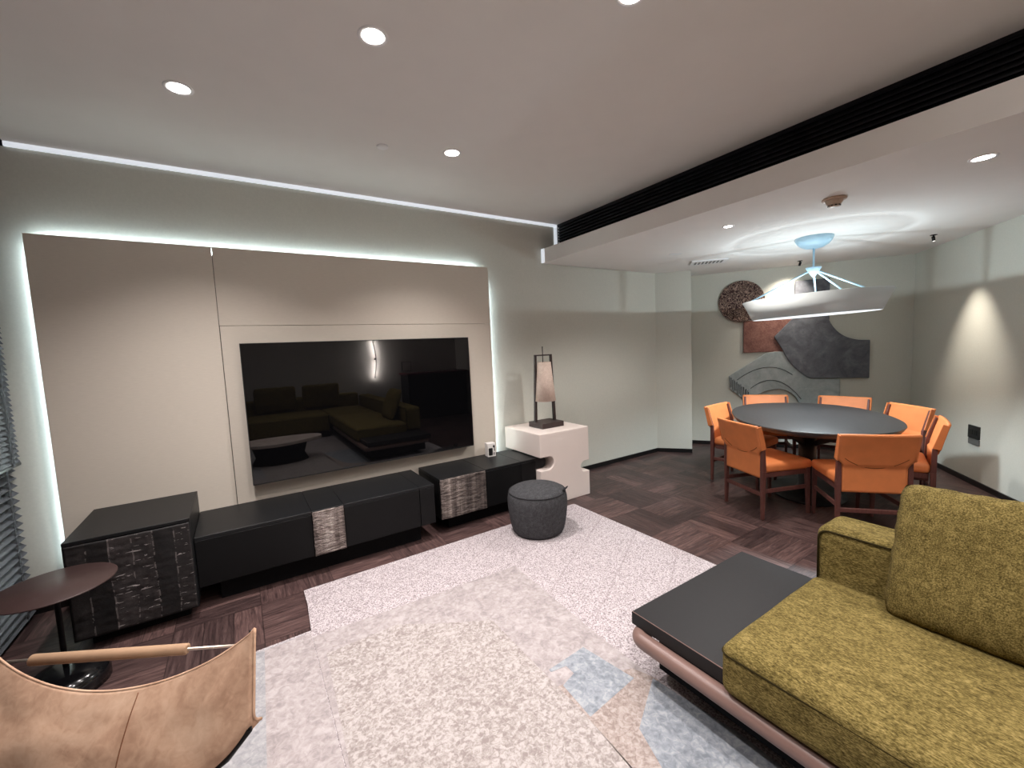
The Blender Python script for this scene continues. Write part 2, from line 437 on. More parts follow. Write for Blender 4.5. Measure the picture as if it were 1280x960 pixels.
# ------------------------------------------------------------------ room shell
D = 3.705            # face of the television wall
ZC, ZS = 2.81, 2.383  # main ceiling, dropped dining ceiling
struct('floor', bx(-1.5, 7.6, -2.7, 4.3, -.1, 0), M['floor'])
b = BM(); box(b, -1.45, 3.06, D, D+.2, 0, 2.785); box(b, 3.06, 4.70, D, D+.2, 0, ZS)
struct('wall_back', b, M['wall'])
b = BM(); prism(b, [(4.70, 3.705), (4.973, 3.365), (5.42, 3.676), (5.28, 3.90), (4.70, 3.90)], 0, ZS)
struct('wall_corner', b, M['wall'])
CR = Vector((6.776, 1.648, 0)); AW = Vector((5.30, 3.854, 0)); RW = Vector((4.55, .0535, 0))
dA = (AW-CR).normalized(); nA = Vector((dA.y, -dA.x, 0)); nA = nA if nA.x > 0 else -nA
dR = (RW-CR).normalized(); nR = Vector((-dR.y, dR.x, 0)); nR = nR if nR.y < 0 else -nR
b = BM(); prism(b, [p.xy for p in (CR-dA*.2, AW, AW+nA*.15, CR-dA*.2+nA*.15)], 0, ZS); struct('wall_far', b, M['wall'])
b = BM(); prism(b, [p.xy for p in (CR-dR*.15, RW, RW+nR*.15, CR-dR*.15+nR*.15)], 0, ZS); struct('wall_right', b, M['wall'])
struct('wall_side', bx(4.55, 4.7, -2.7, .0, 0, ZS), M['rearwall'])
struct('wall_rear', bx(-1.45, 4.7, -2.65, -2.5, 0, 2.9), M['rearwall'])
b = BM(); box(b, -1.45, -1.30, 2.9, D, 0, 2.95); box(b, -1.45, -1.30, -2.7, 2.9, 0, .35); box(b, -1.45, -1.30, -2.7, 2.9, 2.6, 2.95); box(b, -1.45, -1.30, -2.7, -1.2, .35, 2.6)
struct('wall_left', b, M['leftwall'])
w = struct('window_1', bx(-1.42, -1.39, -1.2, 2.9, .35, 2.6), M['glass'])
b = BM()
for y in (-1.2, .17, 1.53, 2.86): box(b, -1.39, -1.32, y, y+.04, .35, 2.6)
box(b, -1.39, -1.32, -1.2, 2.9, .35, .39); box(b, -1.39, -1.32, -1.2, 2.9, 2.56, 2.6)
link('window_frame', b, M['sill'], w)
b = BM(); box(b, -1.02, 3.06, -2.7, 3.690, ZC, ZC+.12); box(b, -1.5, -1.02, -2.7, 3.9, 2.95, 3.07); box(b, -1.03, -1.02, -2.7, 3.69, ZC+.12, 2.95); box(b, -1.02, 3.2, 3.69, 3.9, 2.86, 2.98)
struct('ceiling', b, M['ceil'])
b = BM(); box(b, 2.835, 7.6, -2.7, 3.690, ZS, 2.53); box(b, 4.2, 7.6, 3.69, 4.3, ZS, 2.53)
box(b, 2.90, 4.2, 3.69, 3.9, ZS+.006, 2.53); box(b, 3.10, 3.25, -2.7, 3.9, 2.53, 2.98)
struct('ceiling_dining', b, M['ceil'])
b = BM(); box(b, -1.3, 4.70, D-.012, D, 0, .05); struct('baseboard_back', b, M['base'])
b = BM(); e = (Vector((4.973, 3.365, 0))-Vector((4.70, 3.705, 0))).normalized(); nn = Vector((e.y, -e.x, 0)); nn = nn if nn.x < 0 else -nn
P0, P1 = Vector((4.70, 3.705, 0)), Vector((4.973, 3.365, 0))
prism(b, [p.xy for p in (P0, P1, P1+nn*.012, P0+nn*.012)], 0, .05); struct('baseboard_corner', b, M['base'])
b = BM(); prism(b, [p.xy for p in (CR, AW, AW-nA*.012, CR-nA*.012)], 0, .05); struct('baseboard_far', b, M['base'])
b = BM(); prism(b, [p.xy for p in (CR, RW, RW-nR*.012, CR-nR*.012)], 0, .05); struct('baseboard_right', b, M['base'])
struct('baseboard_left', bx(-1.30, -1.285, -2.6, 3.69, 0, .12), M['base'])

# long black air grille above the dining ceiling edge
g = thing('air_grille', 'long black slatted air grille in the recess above the dropped ceiling edge', 'air grille', (3.06, 0, 2.53))
link('backing', bx(.02, .035, -2.6, 3.685, 0, .28), M['black'], g)
b = BM()
for k in range(9): box(b, 0, .018, -2.6, 3.685, .012+k*.030, .012+k*.030+.011)
link('slats', b, M['grille'], g)
link('frame', bx(-.004, .02, -2.6, 3.685, .262, .28), M['grille'], g)

# LED line in the shadow gap at the top of the television wall
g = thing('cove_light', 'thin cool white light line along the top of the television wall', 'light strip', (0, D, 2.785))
link('diffuser_or_spill', bx(-1.02, 3.055, -.016, .004, .0, .030), M['led'], g)
link('diffuser_or_spill', bx(3.02, 3.055, -.014, .004, -.25, -.002), M['led'], g)
link('diffuser_or_spill', bx(2.826, 2.834, -.060, -.012, -.40, -.255), M['led'], g)  # no lamp: glowing strip stands for light spilling onto the fascia end

# ------------------------------------------------------------------ back-lit wall panel with the television
PF = 3.62
p = thing('wall_panel', 'large beige back-lit panelling behind the black television', 'wall panel', (0, PF, 0))
bv = bevel(.0015, 1)
link('panel', bx(-.975, -.084, 0, .03, .2, 2.283), M['panel'], p, mods=[bv])
link('panel', bx(-.081, 2.115, 0, .03, 1.7425, 2.283), M['panel'], p, mods=[bv])
link('panel', bx(-.080, 2.115, 0, .03, .2, 1.740), M['panel'], p, mods=[bv])
link('backing_frame', bx(-.93, 2.07, .03, .085, .25, 2.23), M['black'], p)
cool = (.74, .90, 1.0)
def strip(c, size, rot, en):
    o = lamp('panel_led', 'AREA', c, en, cool, p, shape='RECTANGLE', size=size[0], size_y=size[1]); o.rotation_euler = rot; return o
strip((.55, .050, 2.250), (2.95, .03), (PI/2, 0, 0), 14)            # faces the wall (+Y)
strip((-.945, .050, 1.25), (.03, 1.95), (PI/2, 0, 0), 7)
strip((2.085, .050, 1.20), (.03, 1.85), (PI/2, 0, 0), 11)

tv = thing('television', 'large black flat screen television mounted on the beige panel', 'television', (0, 3.535, 0))
link('screen', bx(.029, 1.813, 0, .01, .598, 1.607), M['tvglass'], tv)
b = BM()
box(b, .024, .029, -.002, .05, .590, 1.612); box(b, 1.813, 1.818, -.002, .05, .590, 1.612)
box(b, .029, 1.813, -.002, .05, 1.607, 1.612); box(b, .029, 1.813, -.002, .05, .590, .598)
link('bezel', b, M['bezel'], tv)
link('back_cover', bx(.029, 1.813, .01, .05, .598, 1.607), M['bezel'], tv)
link('wall_bracket', bx(.6, 1.25, .05, .084, .9, 1.3), M['blackmetal'], tv)

# ------------------------------------------------------------------ media units
c = thing('storage_cabinet', 'tall black cube cabinet with a cracked hammered metal front', 'cabinet', (-.83, 3.015, 0))
W, DP = .525, .60
b = BM(); box(b, 0, W, .0, DP, .585, .605); box(b, 0, .02, .0, DP, .07, .585); box(b, W-.02, W, .0, DP, .07, .585); box(b, .02, W-.02, .0, DP, .07, .09); box(b, .02, W-.02, DP-.02, DP, .09, .585)
link('body', b, M['lacquer'], c, mods=[bevel(.002, 1)])
b = BM()
def doorfn(u, v):
    x = .004+u*(W-.008); z = .076+v*.505
    return (x, -.004-.004*noise.noise((x*9, z*3, 1))-.003*noise.noise((x*14, z*40, 5)), z)
grid(b, doorfn, 50, 60); link('door', b, M['bark_dark'], c, mods=[solid(.016, -1)])
link('plinth', bx(.05, W-.05, .08, DP-.02, 0, .07), M['black'], c)

def media(name, label, x0, x1, y0, z0, z1, panels, splits, mat, tongue=None):
    c = thing(name, label, 'media cabinet', (x0, y0, 0), 0, 'low black media cabinets')
    w = x1-x0; dp = PF-y0-.004
    b = BM(); box(b, 0, w, .018, dp, z0, z1-.022)
    link('body', b, M['lacquer2'], c)
    xs = [0]+splits+[w]
    for a, e in zip(xs, xs[1:]):
        link('top', bx(a+.001, e-.001, 0, dp, z1-.022, z1), M['lacquer'], c, mods=[bevel(.0015, 1)])
    for a, e in zip(xs, xs[1:]):
        if any(abs(a-q[0]) < .02 and abs(e-q[1]) < .02 for q in panels): continue
        link('drawer', bx(a+.002, e-.002, 0, .018, z0, z1-.024), M['lacquer2'], c, mods=[bevel(.0015, 1)])
    for a, e in panels:
        b = BM()
        def fn(u, v, a=a, e=e):
            x = a+.002+u*(e-a-.004); z = z0+v*(z1-z0-.006)
            return (x, -.010-.004*noise.noise((x*30, z*70, 2)), z)
        grid(b, fn, 36, 40); q = link('door', b, mat, c, mods=[solid(.012, -1)]); q['label'] = 'hammered silver metal door'
    link('plinth', bx(.10, w-.10, .09, dp-.04, 0, z0), M['black'], c)
    if tongue:
        b = BM(); zc = (tongue[0]+tongue[1])/2; r = (tongue[1]-tongue[0])/2
        prof = [(w, tongue[0]), (w+.082, tongue[0])]+[(w+.082+r*math.sin(a), zc-r*math.cos(a)) for a in [PI*k/10 for k in range(1, 10)]]+[(w+.082, tongue[1]), (w, tongue[1])]
        T = Matrix(((1, 0, 0, 0), (0, 0, 1, 0), (0, 1, 0, 0), (0, 0, 0, 1)))
        prism(b, prof, .02, dp-.03, T=T); link('end_tongue', b, M['lacquer'], c, mods=[bevel(.004, 2)])
    return c
media('media_cabinet', 'long low black cabinet with a narrow silver door below the television', -.303, 1.22, 3.09, .145, .455, [(.64, .845)], [.64, .845, 1.40], M['bark_lite'])
media('media_cabinet', 'low black cabinet with wide silver door beside the white pedestal', 1.29, 2.255, 3.15, .125, .46, [(0, .425)], [.425, .80], M['bark_mid'], (.352, .458))

# small product carton on the right cabinet
b = BM(); box(b, 0, .082, 0, .075, 0, .128)
c = link('product_box', b, M['card'], None, mods=[bevel(.001, 1)]); c.location = (1.945, 3.495, .46); c.rotation_euler = (0, 0, -.12)
tag(c, 'small white carton printed with a black device on the low cabinet', 'box')
def rrect(x0, x1, z0, z1, r, n=5):
    out = []
    for cx, cz, a0 in ((x1-r, z0+r, -PI/2), (x1-r, z1-r, 0), (x0+r, z1-r, PI/2), (x0+r, z0+r, PI)):
        out += [(cx+r*math.cos(a0+PI/2*k/n), cz+r*math.sin(a0+PI/2*k/n)) for k in range(n+1)]
    return out
TXZ = Matrix(((1, 0, 0, 0), (0, 0, 1, 0), (0, 1, 0, 0), (0, 0, 0, 1)))
b = BM(); prism(b, rrect(.008, .050, .012, .084, .008), -.0012, .0, T=TXZ); link('device_print', b, M['print'], c)
b = BM(); prism(b, rrect(.054, .074, .086, .110, .009), -.0012, .0, T=TXZ); prism(b, rrect(.066, .074, .052, .090, .003), -.0012, 0, T=TXZ); link('remote_print', b, M['print'], c)
b = BM(); prism(b, rrect(.056, .072, .014, .040, .002), -.0012, 0, T=TXZ); link('caption_print', b, M['printg'], c)

# ------------------------------------------------------------------ white pedestal with notches
c = thing('pedestal', 'white square pedestal with rounded notches cut in two sides', 'pedestal', (2.262, 3.085, 0))
W = .605
r1 = .062; zc1 = .408; zc2 = .300; r2 = .052
prof = [(0, 0), (W, 0), (W, .246)]
prof += [(W-.06, .246)]+[(W-.06-r2*math.sin(a), .246+r2-r2*math.cos(a)) for a in [PI*k/10 for k in range(1, 10)]]+[(W-.06, .246+2*r2), (W, .246+2*r2)]
prof += [(W, .69), (0, .69), (0, zc1+r1), (.10, zc1+r1)]+[(.10+r1*math.sin(a), zc1+r1*math.cos(a)) for a in [PI*k/12 for k in range(1, 12)]]+[(.10, zc1-r1), (0, zc1-r1)]
b = BM(); prism(b, prof, 0, .60, T=TXZ)
link('body', b, M['white'], c, mods=[bevel(.006, 2)])

# table lamp
L = thing('table_lamp', 'table lamp with cream tapered shade in a dark wooden frame on the pedestal', 'lamp', (2.575, 3.385, .69))
link('base', bx(-.135, .135, -.115, .115, 0, .052), M['lampwood'], L, mods=[bevel(.002, 1)])
for s in (-1, 1):
    px, py = (-.096, .048) if s < 0 else (.104, -.004)
    b = BM(); bar(b, (px, py, .052), (px*.80, py*.8, .725), .026, .030, up=(0, 1, 0), w2=.021, h2=.024)
    link('post', b, M['lampwood'], L, mods=[bevel(.002, 1)])
b = BM(); bar(b, (-.088, .044, .718), (.094, -.007, .718), .020, .013); link('crossbar', b, M['lampwood'], L)
b = BM(); tube(b, [(0, .018, .62), (0, .018, .805)], .0045, 8); link('finial_rod', b, M['blackmetal'], L)
b = BM(); lathe(b, [(.104, .260), (.066, .650)], 40); link('lamp_shade', b, M['linen'], L, mods=[solid(.003, 0)])
b = BM(); lathe(b, [(0, .637), (.02, .637), (.02, .631), (0, .631)], 16)
for k in range(3): a = 2*PI*k/3; tube(b, [(0, 0, .634), (.066*math.cos(a), .066*math.sin(a), .634)], .0025, 6)
link('shade_carrier', b, M['blackmetal'], L)

# ------------------------------------------------------------------ pouf
P = thing('pouf', 'round charcoal felt pouf standing on the corner of the pale rug', 'pouf', (1.945, 2.715, .012))
b = BM(); prof = [(0, 0), (.185, 0), (.203, .008), (.218, .05), (.234, .14), (.243, .24), (.241, .29), (.230, .327), (.212, .350), (.16, .368), (.08, .377), (0, .379)]
lathe(b, prof, 64); link('body', b, M['pouf'], P, mods=[subsurf(1)])
b = BM(); tube(b, [(.2275*math.cos(2*PI*k/48), .2275*math.sin(2*PI*k/48), .332) for k in range(48)], .0045, 6, closed=True); link('piping', b, M['pouf_seam'], P)
b = BM(); bar(b, (.135, -.17, .350), (.155, -.195, .372), .05, .006); link('pull_tab', b, M['pouf_seam'], P)

# ------------------------------------------------------------------ rug
R = thing('rug', 'large pale patchwork rug with marbled blue patches under the sofa and pouf', 'rug', (0, 0, 0))
b = BM()
prism(b, [(.245, 2.935), (2.545, 2.965), (2.53, -1.9), (-.60, -1.9), (-.60, 2.45), (.217, 2.47)], .0, .009)
prism(b, [(.235, 2.928), (2.540, 2.958), (2.52, .2), (.215, .2)], .009, .0105)
link('woven_field', b, M['rug_weave'], R)
def patch(name, pts, z, m, th=.0015):
    b = BM(); prism(b, pts, .009, z); return link(name, b, m, R)
patch('border_patch', [(-.58, 2.44), (.19, 2.455), (.19, -.98), (-.58, -.98)], .0108, M['rug_grey'])
patch('corner_patch', [(-.005, 2.438), (.212, 2.45), (.2, 1.0), (-.06, 1.0)], .0116, M['rug_beige'])
patch('beige_patch', [(.215, 2.40), (1.475, 2.352), (1.435, 1.55), (1.432, 1.19), (1.462, .80), (1.44, -.9), (.19, -.9)], .0120, M['rug_beige'])
patch('cream_patch', [(.255, 2.22), (.62, 2.23), (.80, 2.10), (1.056, 1.947), (1.057, 1.207), (1.00, .2), (.15, .2)], .0126, M['rug_pale'])
patch('peach_patch', [(1.058, 1.38), (1.16, 1.36), (1.40, 1.26), (1.44, 1.15), (1.19, 1.03), (1.12, .88), (.98, .2), (1.057, 1.20)], .0126, M['rug_peach'])
patch('blue_square', [(1.312, 1.495), (1.36, 1.217), (1.067, 1.185), (1.080, 1.37), (1.165, 1.395), (1.165, 1.45), (1.086, 1.462), (1.086, 1.478)], .0131, M['rug_blue'])
patch('blue_field', [(1.426, 1.168), (1.470, .80), (1.44, .1), (1.0, .1), (1.125, .885), (1.182, 1.037)], .0131, M['rug_blue'])

# ------------------------------------------------------------------ sofa
S = thing('sofa', 'olive green chenille sofa on a low dark platform with rounded wood rail', 'sofa', (0, 0, 0))
pl = link('platform', bx(1.392, 2.30, -2.3, 1.252, .238, .295), M['platform'], S, mods=[bevel(.003, 2)])
b = BM(); tube(b, [(1.395, 1.25, .2945), (1.395, -2.2, .2945)], .0022, 6); link('edge_stitch', b, M['rail'], pl)
b = BM()
rail = []
for (x, y) in ((2.26, 1.215), (1.42, 1.215)): rail.append((x, y, .205))
rail += [(1.42-.045*math.sin(a), 1.215-.045*(1-math.cos(a)), .205) for a in [PI/2*k/6 for k in range(1, 7)]]
rail += [(1.375, .5, .205), (1.375, -1.0, .205)]
tube(b, rail, .034, 16); link('rail', b, M['rail'], S, smooth=True)
link('underframe', bx(1.45, 2.24, -2.2, 1.15, .06, .238), M['black'], S)
for y in (1.0, -.6):
    link('foot', bx(1.55, 1.60, y, y+.05, .0125, .06), M['black'], S); link('foot', bx(2.1, 2.15, y, y+.05, .0125, .06), M['black'], S)
def cushion(name, x0, x1, y0, y1, z0, z1, r, top, parent, side=.006, pipe=True, n=16):
    b = BM(); soft_box(b, x0, x1, y0, y1, z0, z1, r, n=n, top=top, side=side, wob=.003, seed=x0)
    o = link(name, b, M['olive'], parent, smooth=True)
    if pipe:
        zz = z1-r*.30; q = r*.30
        pts = []
        for cx, cy, a0 in ((x1-r, y0+r, -PI/2), (x1-r, y1-r, 0), (x0+r, y1-r, PI/2), (x0+r, y0+r, PI)):
            rr = r*.98+side*.2
            pts += [(cx+rr*math.cos(a0+PI/2*k/4), cy+rr*math.sin(a0+PI/2*k/4), z1-r+.001) for k in range(5)]
        b = BM(); tube(b, pts, .0036, 6, closed=True); link('piping', b, M['olive_dark'], o)
    return o
cushion('seat_cushion', 1.345, 2.10, -.95, .812, .243, .43, .035, .022, S)
cushion('seat_cushion', 1.345, 2.10, -2.2, -.955, .243, .43, .035, .022, S)
b = BM(); soft_box(b, 2.095, 2.325, -2.2, .815, .296, .655, .045, n=20, top=.006, side=.0, wob=.003)
bk = link('backrest', b, M['olive'], S, smooth=True)
b = BM()
pts = [(2.097, .80, .30), (2.097, .80, .60)]+[(2.097, .80-.04*(1-math.cos(a)), .60+.04*math.sin(a)) for a in [PI/2*k/5 for k in range(1, 6)]]+[(2.097, .6, .64), (2.097, 0, .64), (2.097, -2.1, .64)]
tube(b, pts, .0045, 6); link('piping', b, M['olive_dark'], bk)
# rear run of the sofa, along the back of the room
cushion('seat_cushion', .0, 1.34, -2.2, -1.25, .12, .43, .04, .02, S)
cushion('backrest', -.05, 2.1, -2.42, -2.205, .12, .70, .05, .0, S, pipe=False)
link('underframe', bx(.05, 1.34, -2.3, -1.3, .0125, .12), M['black'], S)

def pillow(name, label, loc, eul, w, h, th, m, seam, parent=None, seed=0, group=None):
    b = BM(); n = 28
    def f(sgn):
        def g(u, v):
            a, c = 2*u-1, 2*v-1
            k = max(0, (1-abs(a)**3.2)*(1-abs(c)**3.2))**.5
            cr = 1-.075*(abs(a)*abs(c))**5
            px = a*w/2*(1-.03*(1-abs(c)**2.5)*abs(a))*cr; pz = c*h/2*(1-.03*(1-abs(a)**2.5)*abs(c))*cr
            y = sgn*th/2*k*(.5 if sgn > 0 else 1)
            q = Vector((px*7, y*3, pz*7+seed)); e = min(1, k*2)
            y += sgn*.010*noise.noise(q)*e; wv = .006*noise.noise(Vector((px*22+seed, pz*22, 0)))
            return (px+wv*(abs(a) > .8), y, pz+wv*(abs(c) > .8))
        return g
    grid(b, f(-1), n, n); grid(b, f(1), n, n)
    bmesh.ops.remove_doubles(b, verts=b.verts[:], dist=.0015); bmesh.ops.recalc_face_normals(b, faces=b.faces[:])
    o = link(name, b, m, parent, smooth=True); o.location = loc; o.rotation_euler = eul
    tag(o, label, 'cushion', group); return o
# faces the room (-X) and leans back on the low backrest
pillow('cushion', 'big olive back cushion leaning on the sofa backrest', (2.055, .245, .675), (0, 0, 0), .60, .52, .17, M['olive'], M['olive'])
o = bpy.data.objects['cushion']
o.rotation_euler = (Matrix.Rotation(math.radians(21), 4, 'Y') @ Matrix.Rotation(-PI/2, 4, 'Z')).to_euler()
for i, (x, w) in enumerate(((.55, .72), (1.35, .70))):
    pillow('cushion', ['olive cushion on the rear run of the sofa, nearer the window', 'olive cushion on the rear run of the sofa, nearer the corner'][i], (x, -2.06, .71), (-.2, 0, 0), w, .5, .18, M['olive'], M['olive'], seed=i+3)

# ------------------------------------------------------------------ coffee table (seen mirrored in the television)
T = thing('coffee_table', 'low irregular marble coffee table mirrored in the television', 'coffee table', (.42, .20, .013))
out = []
for k in range(40):
    a = 2*PI*k/40; r = 1+.09*math.cos(2*a+.4)+.06*math.cos(3*a+1.0); out.append((.50*r*math.cos(a), .33*r*math.sin(a)))
b = BM(); prism(b, out, .27, .315); link('tabletop', b, M['marble'], T, mods=[bevel(.008, 2)])
b = BM(); lathe(b, [(0, .27), (.30, .27), (.26, .10), (.30, 0), (0, 0)], 40, sx=1.2, sy=.8); link('base', b, M['black'], T)

# ------------------------------------------------------------------ sling chair, front left
G = thing('sling_chair', 'tan suede sling lounge chair in front of the round side table', 'chair', (0, 0, 0))
Rt, Lt = Vector((-.022, 1.40, .722)), Vector((-.705, 1.855, .742))
ax = (Lt-Rt).normalized(); fw = Vector((-.55, -.83, 0))
def sling(u, v):
    top = Rt.lerp(Lt, u); s = 4*u*(1-u); s2 = s**.8
    top = top + Vector((0, 0, -.135))*s2 + fw*.065*s
    rb = Vector((-.046, 1.302, .497)); lb = Vector((-.775, 1.78, .50))
    bot = rb.lerp(lb, u) + Vector((0, 0, -.22))*s + fw*.10*s
    p = top.lerp(bot, v) + fw*(.045*math.sin(PI*v)*s)
    e = min(1, 6*u*(1-u)+.15)*min(1, 4*v+.1)
    q = p*5
    p = p + fw*(.012*noise.noise(q) + .007*noise.noise(q*2.6))*e
    # a soft fold running from the right corner down to the seat
    fold = abs((u-.06)-v*.30); p = p - fw*.008*math.exp(-(fold/.035)**2)
    if v > .86: p = p - fw*.035*((v-.86)/.14)**2
    return p
b = BM(); grid(b, sling, 60, 44); sl = link('sling', b, M['suede'], G, smooth=True, mods=[solid(.004, 0)])
b = BM(); tube(b, [sling(.36+.0*k, .03+.95*k/20)+fw*.0025 for k in range(21)], .0018, 5); link('seam', b, M['suede_d'], sl)
b = BM(); tube(b, [sling(k/50, 0) for k in range(51)], .0035, 6); link('hem', b, M['suede'], sl)
b = BM(); tube(b, [sling(.0, k/20) for k in range(21)], .0045, 6); link('hem', b, M['suede'], sl)
def at6(x, y): return Vector((x, y, .60))
rodA, rodB = at6(-.075, 1.556), at6(-.68, 1.912)
b = BM(); tube(b, [rodA, rodB], .0045, 8); link('rod', b, M['brass'], G)
d = (rodB-rodA)
b = BM(); tube(b, [rodA+d*.215, rodA+d*.22, rodA+d*.884, rodA+d*.889], [.012, .0165, .0165, .012], 14); link('sleeve', b, M['sleeve'], G)
for nme, cor, rod, low in (('right', Rt, rodA, Vector((-.046, 1.302, .49))), ('left', Lt, rodB, Vector((-.775, 1.78, .49)))):
    b = BM(); k = Vector((.012, .008, 0)) if nme == 'right' else Vector((-.012, -.008, 0))
    inn = ax if nme == 'right' else -ax
    foot = rod+inn*.26; foot.z = .022; cor = cor+inn*.016-fw*.008; low_ = low+inn*.016-fw*.008
    tube(b, [cor-Vector((0, 0, .010)), cor.lerp(low_, .5), low_], .0055, 8); tube(b, [cor.lerp(low_, .3), rod, foot], .0065, 8)
    link('frame_side', b, M['blackmetal'], G)
    q0, q1 = (sling(.10, 1), sling(.22, 1)) if nme == 'right' else (sling(.90, 1), sling(.78, 1))
    dn = Vector((0, 0, -.014)); f2 = q1-fw*.06; f2.z = .023
    b = BM(); tube(b, [low_, q0+dn-fw*.01, q1+dn-fw*.02, f2], .008, 8); link('leg', b, M['blackmetal'], G)

# ------------------------------------------------------------------ side table
Tb = thing('side_table', 'small round dark brown metal side table beside the window blinds', 'side table', (-.79, 2.735, 0))
b = BM(); lathe(b, [(0, .49), (.195, .49), (.212, .496), (.215, .50), (.212, .503), (0, .503)], 64); link('tabletop', b, M['bronze'], Tb)
b = BM(); lathe(b, [(0, .03), (.011, .03), (.011, .48), (.03, .49), (0, .49)], 20); link('stem', b, M['blackmetal'], Tb)
b = BM(); lathe(b, [(0, .105), (.06, .102), (.115, .090), (.142, .070), (.15, .045), (.15, 0), (0, 0)], 48); link('base', b, M['gloss'], Tb)

# ------------------------------------------------------------------ blinds
def blind(name, label, x, y0, y1, z0, z1, pitch, width, tilt, group='dark venetian blinds at the window'):
    B = thing(name, label, 'blind', (x, 0, 0), 0, group)
    b = BM(); z = z0+.03
    while z < z1:
        vs = box(b, -width/2, width/2, y0, y1, -.0016, .0016, T=Matrix.Translation((0, 0, z)) @ Matrix.Rotation(tilt, 4, 'Y'))
        z += pitch
    link('slats', b, M['blind'], B)
    for y in (y1-.10, (y0+y1)/2, y0+.1):
        link('ladder_tape', bx(width*.34, width*.36, y-.012, y+.012, z0, z1), M['tape'], B)
    link('bottom_rail', bx(-.011, .011, y0, y1+.004, z0-.006, z0+.012), M['bezel'], B, mods=[bevel(.003, 1)])
    link('head_rail', bx(-.03, .03, y0, y1, z1, z1+.05), M['sill'], B)
    return B
blind('venetian_blind', 'long grey slatted blind reaching the floor behind the side table', -1.175, 1.2, 3.675, .02, 2.86, .046, .060, math.radians(40))
blind('venetian_blind', 'shorter grey slatted blind ending at a black rail halfway up', -1.128, .9, 3.65, .945, 2.86, .030, .036, math.radians(62))

# ------------------------------------------------------------------ dining table
E1 = Vector((.822, .57, 0)); ANG = math.atan2(.57, .822)
TC = Vector((4.461, 1.805, 0))
T = thing('dining_table', 'oval black dining table ringed by orange leather chairs', 'table', TC, ANG)
def sup(a, rx, ry, n=2.25):
    c_, s_ = math.cos(a), math.sin(a)
    return (rx*math.copysign(abs(c_)**(2/n), c_), ry*math.copysign(abs(s_)**(2/n), s_))
b = BM()
rows = [(.80, .565, .685), (.845, .612, .700), (.865, .632, .732), (.863, .630, .738), (.858, .625, .740)]
N = 96; rings = [[b.verts.new((*sup(2*PI*k/N, rx, ry), z)) for k in range(N)] for rx, ry, z in rows]
for A, B in zip(rings, rings[1:]):
    for k in range(N): f = b.faces.new((A[k], A[(k+1) % N], B[(k+1) % N], B[k])); f.smooth = True
b.faces.new(rings[0][::-1]); b.faces.new(rings[-1])
link('tabletop', b, M['tabletop'], T)
b = BM(); lathe(b, [(0, 0), (.30, 0), (.30, .015), (.09, .03), (.07, .08), (.07, .60), (0, .60)], 40, sx=1.3); link('pedestal_base', b, M['tableleg'], T)
for sx in (-1, 1):
    for sy in (-1, 1):
        b = BM(); bar(b, (sx*.05, sy*.04, .48), (sx*.42, sy*.28, .683), .03, .045); link('strut', b, M['tableleg'], T)
link('top_frame', bx(-.5, .5, -.03, .03, .655, .685), M['tableleg'], T)

# ------------------------------------------------------------------ dining chairs
def make_chair(label):
    t = thing('dining_chair', label, 'chair', (0, 0, 0), 0, 'orange leather dining chairs around the oval table')
    W = .215      # half distance of the rear legs; +X is the front, rear legs at x = 0
    b = BM(); soft_box(b, .015, .47, -.225, .225, .385, .462, .028, n=8, top=.014)
    link('seat', b, M['leather'], t, smooth=True)
    b = BM()
    box(b, .40, .425, -.20, .20, .345, .39); box(b, .02, .045, -.195, .195, .345, .385)
    box(b, .03, .42, -.212, -.190, .345, .39); box(b, .03, .42, .190, .212, .345, .39)
    link('seat_frame', b, M['chairwood'], t, mods=[bevel(.003, 1)])
    for s in (-1, 1):
        b = BM(); bar(b, (-.005, s*W, 0), (0, s*W, .40), .022, .026, up=(1, 0, 0), w2=.032, h2=.036)
        bar(b, (0, s*W, .40), (-.004, s*W, .585), .032, .036, up=(1, 0, 0), w2=.026, h2=.030)
        bar(b, (-.004, s*W, .580), (-.052, s*W, .765), .024, .026, up=(1, 0, 0), w2=.018, h2=.016)
        link('leg', b, M['chairwood'], t, mods=[bevel(.004, 2)])
        b = BM(); bar(b, (.445, s*.205, 0), (.43, s*.205, .40), .022, .024, up=(1, 0, 0), w2=.034, h2=.036)
        link('leg', b, M['chairwood'], t, mods=[bevel(.004, 2)])
        b = BM(); bar(b, (.0, s*.212, .235), (.435, s*.205, .235), .018, .032); link('stretcher', b, M['chairwood'], t, mods=[bevel(.003, 1)])
    b = BM(); bar(b, (-.002, -W, .205), (-.002, W, .205), .018, .032); link('stretcher', b, M['chairwood'], t, mods=[bevel(.003, 1)])
    # backrest: a leather sheet, narrow between the posts and wrapping them above
    def half(z):
        if z < .545: return .196
        if z > .60: return .236
        k = (z-.545)/.055; return .196+.040*k*k*(3-2*k)
    def fn(u, v):
        z = .345+v*.437; y = (2*u-1)*half(z)
        k = max(0, (z-.545)/.235)
        x = -.020-.055*k**1.2 + (.012 if z < .545 else 0)*(1) - .012*(1-(y/.236)**2)*k
        x += .012*math.exp(-((z-.39)/.03)**2)*0
        return (x, y, z)
    b = BM(); grid(b, fn, 20, 28); bk = link('backrest', b, M['leather'], t, smooth=True, mods=[solid(.018, 0)])
    for s in (-1, 1):
        b = BM(); bar(b, (-.012, s*.234, .585), (-.060, s*.236, .776), .010, .050, up=(1, 0, 0), h2=.040)
        link('side_wing', b, M['leather'], bk, mods=[bevel(.004, 2)])
    b = BM(); pts = []
    for k in range(25):
        u = k/24; y = (2*u-1)*.19; z = .600-.075*(1-(y/.19)**2); x0, _, _ = fn(.5+y/(2*half(z)), (z-.345)/.437)
        pts.append((x0-.0095, y, z))
    tube(b, pts, .0022, 5); link('seam', b, M['leather_seam'], bk)
    return t
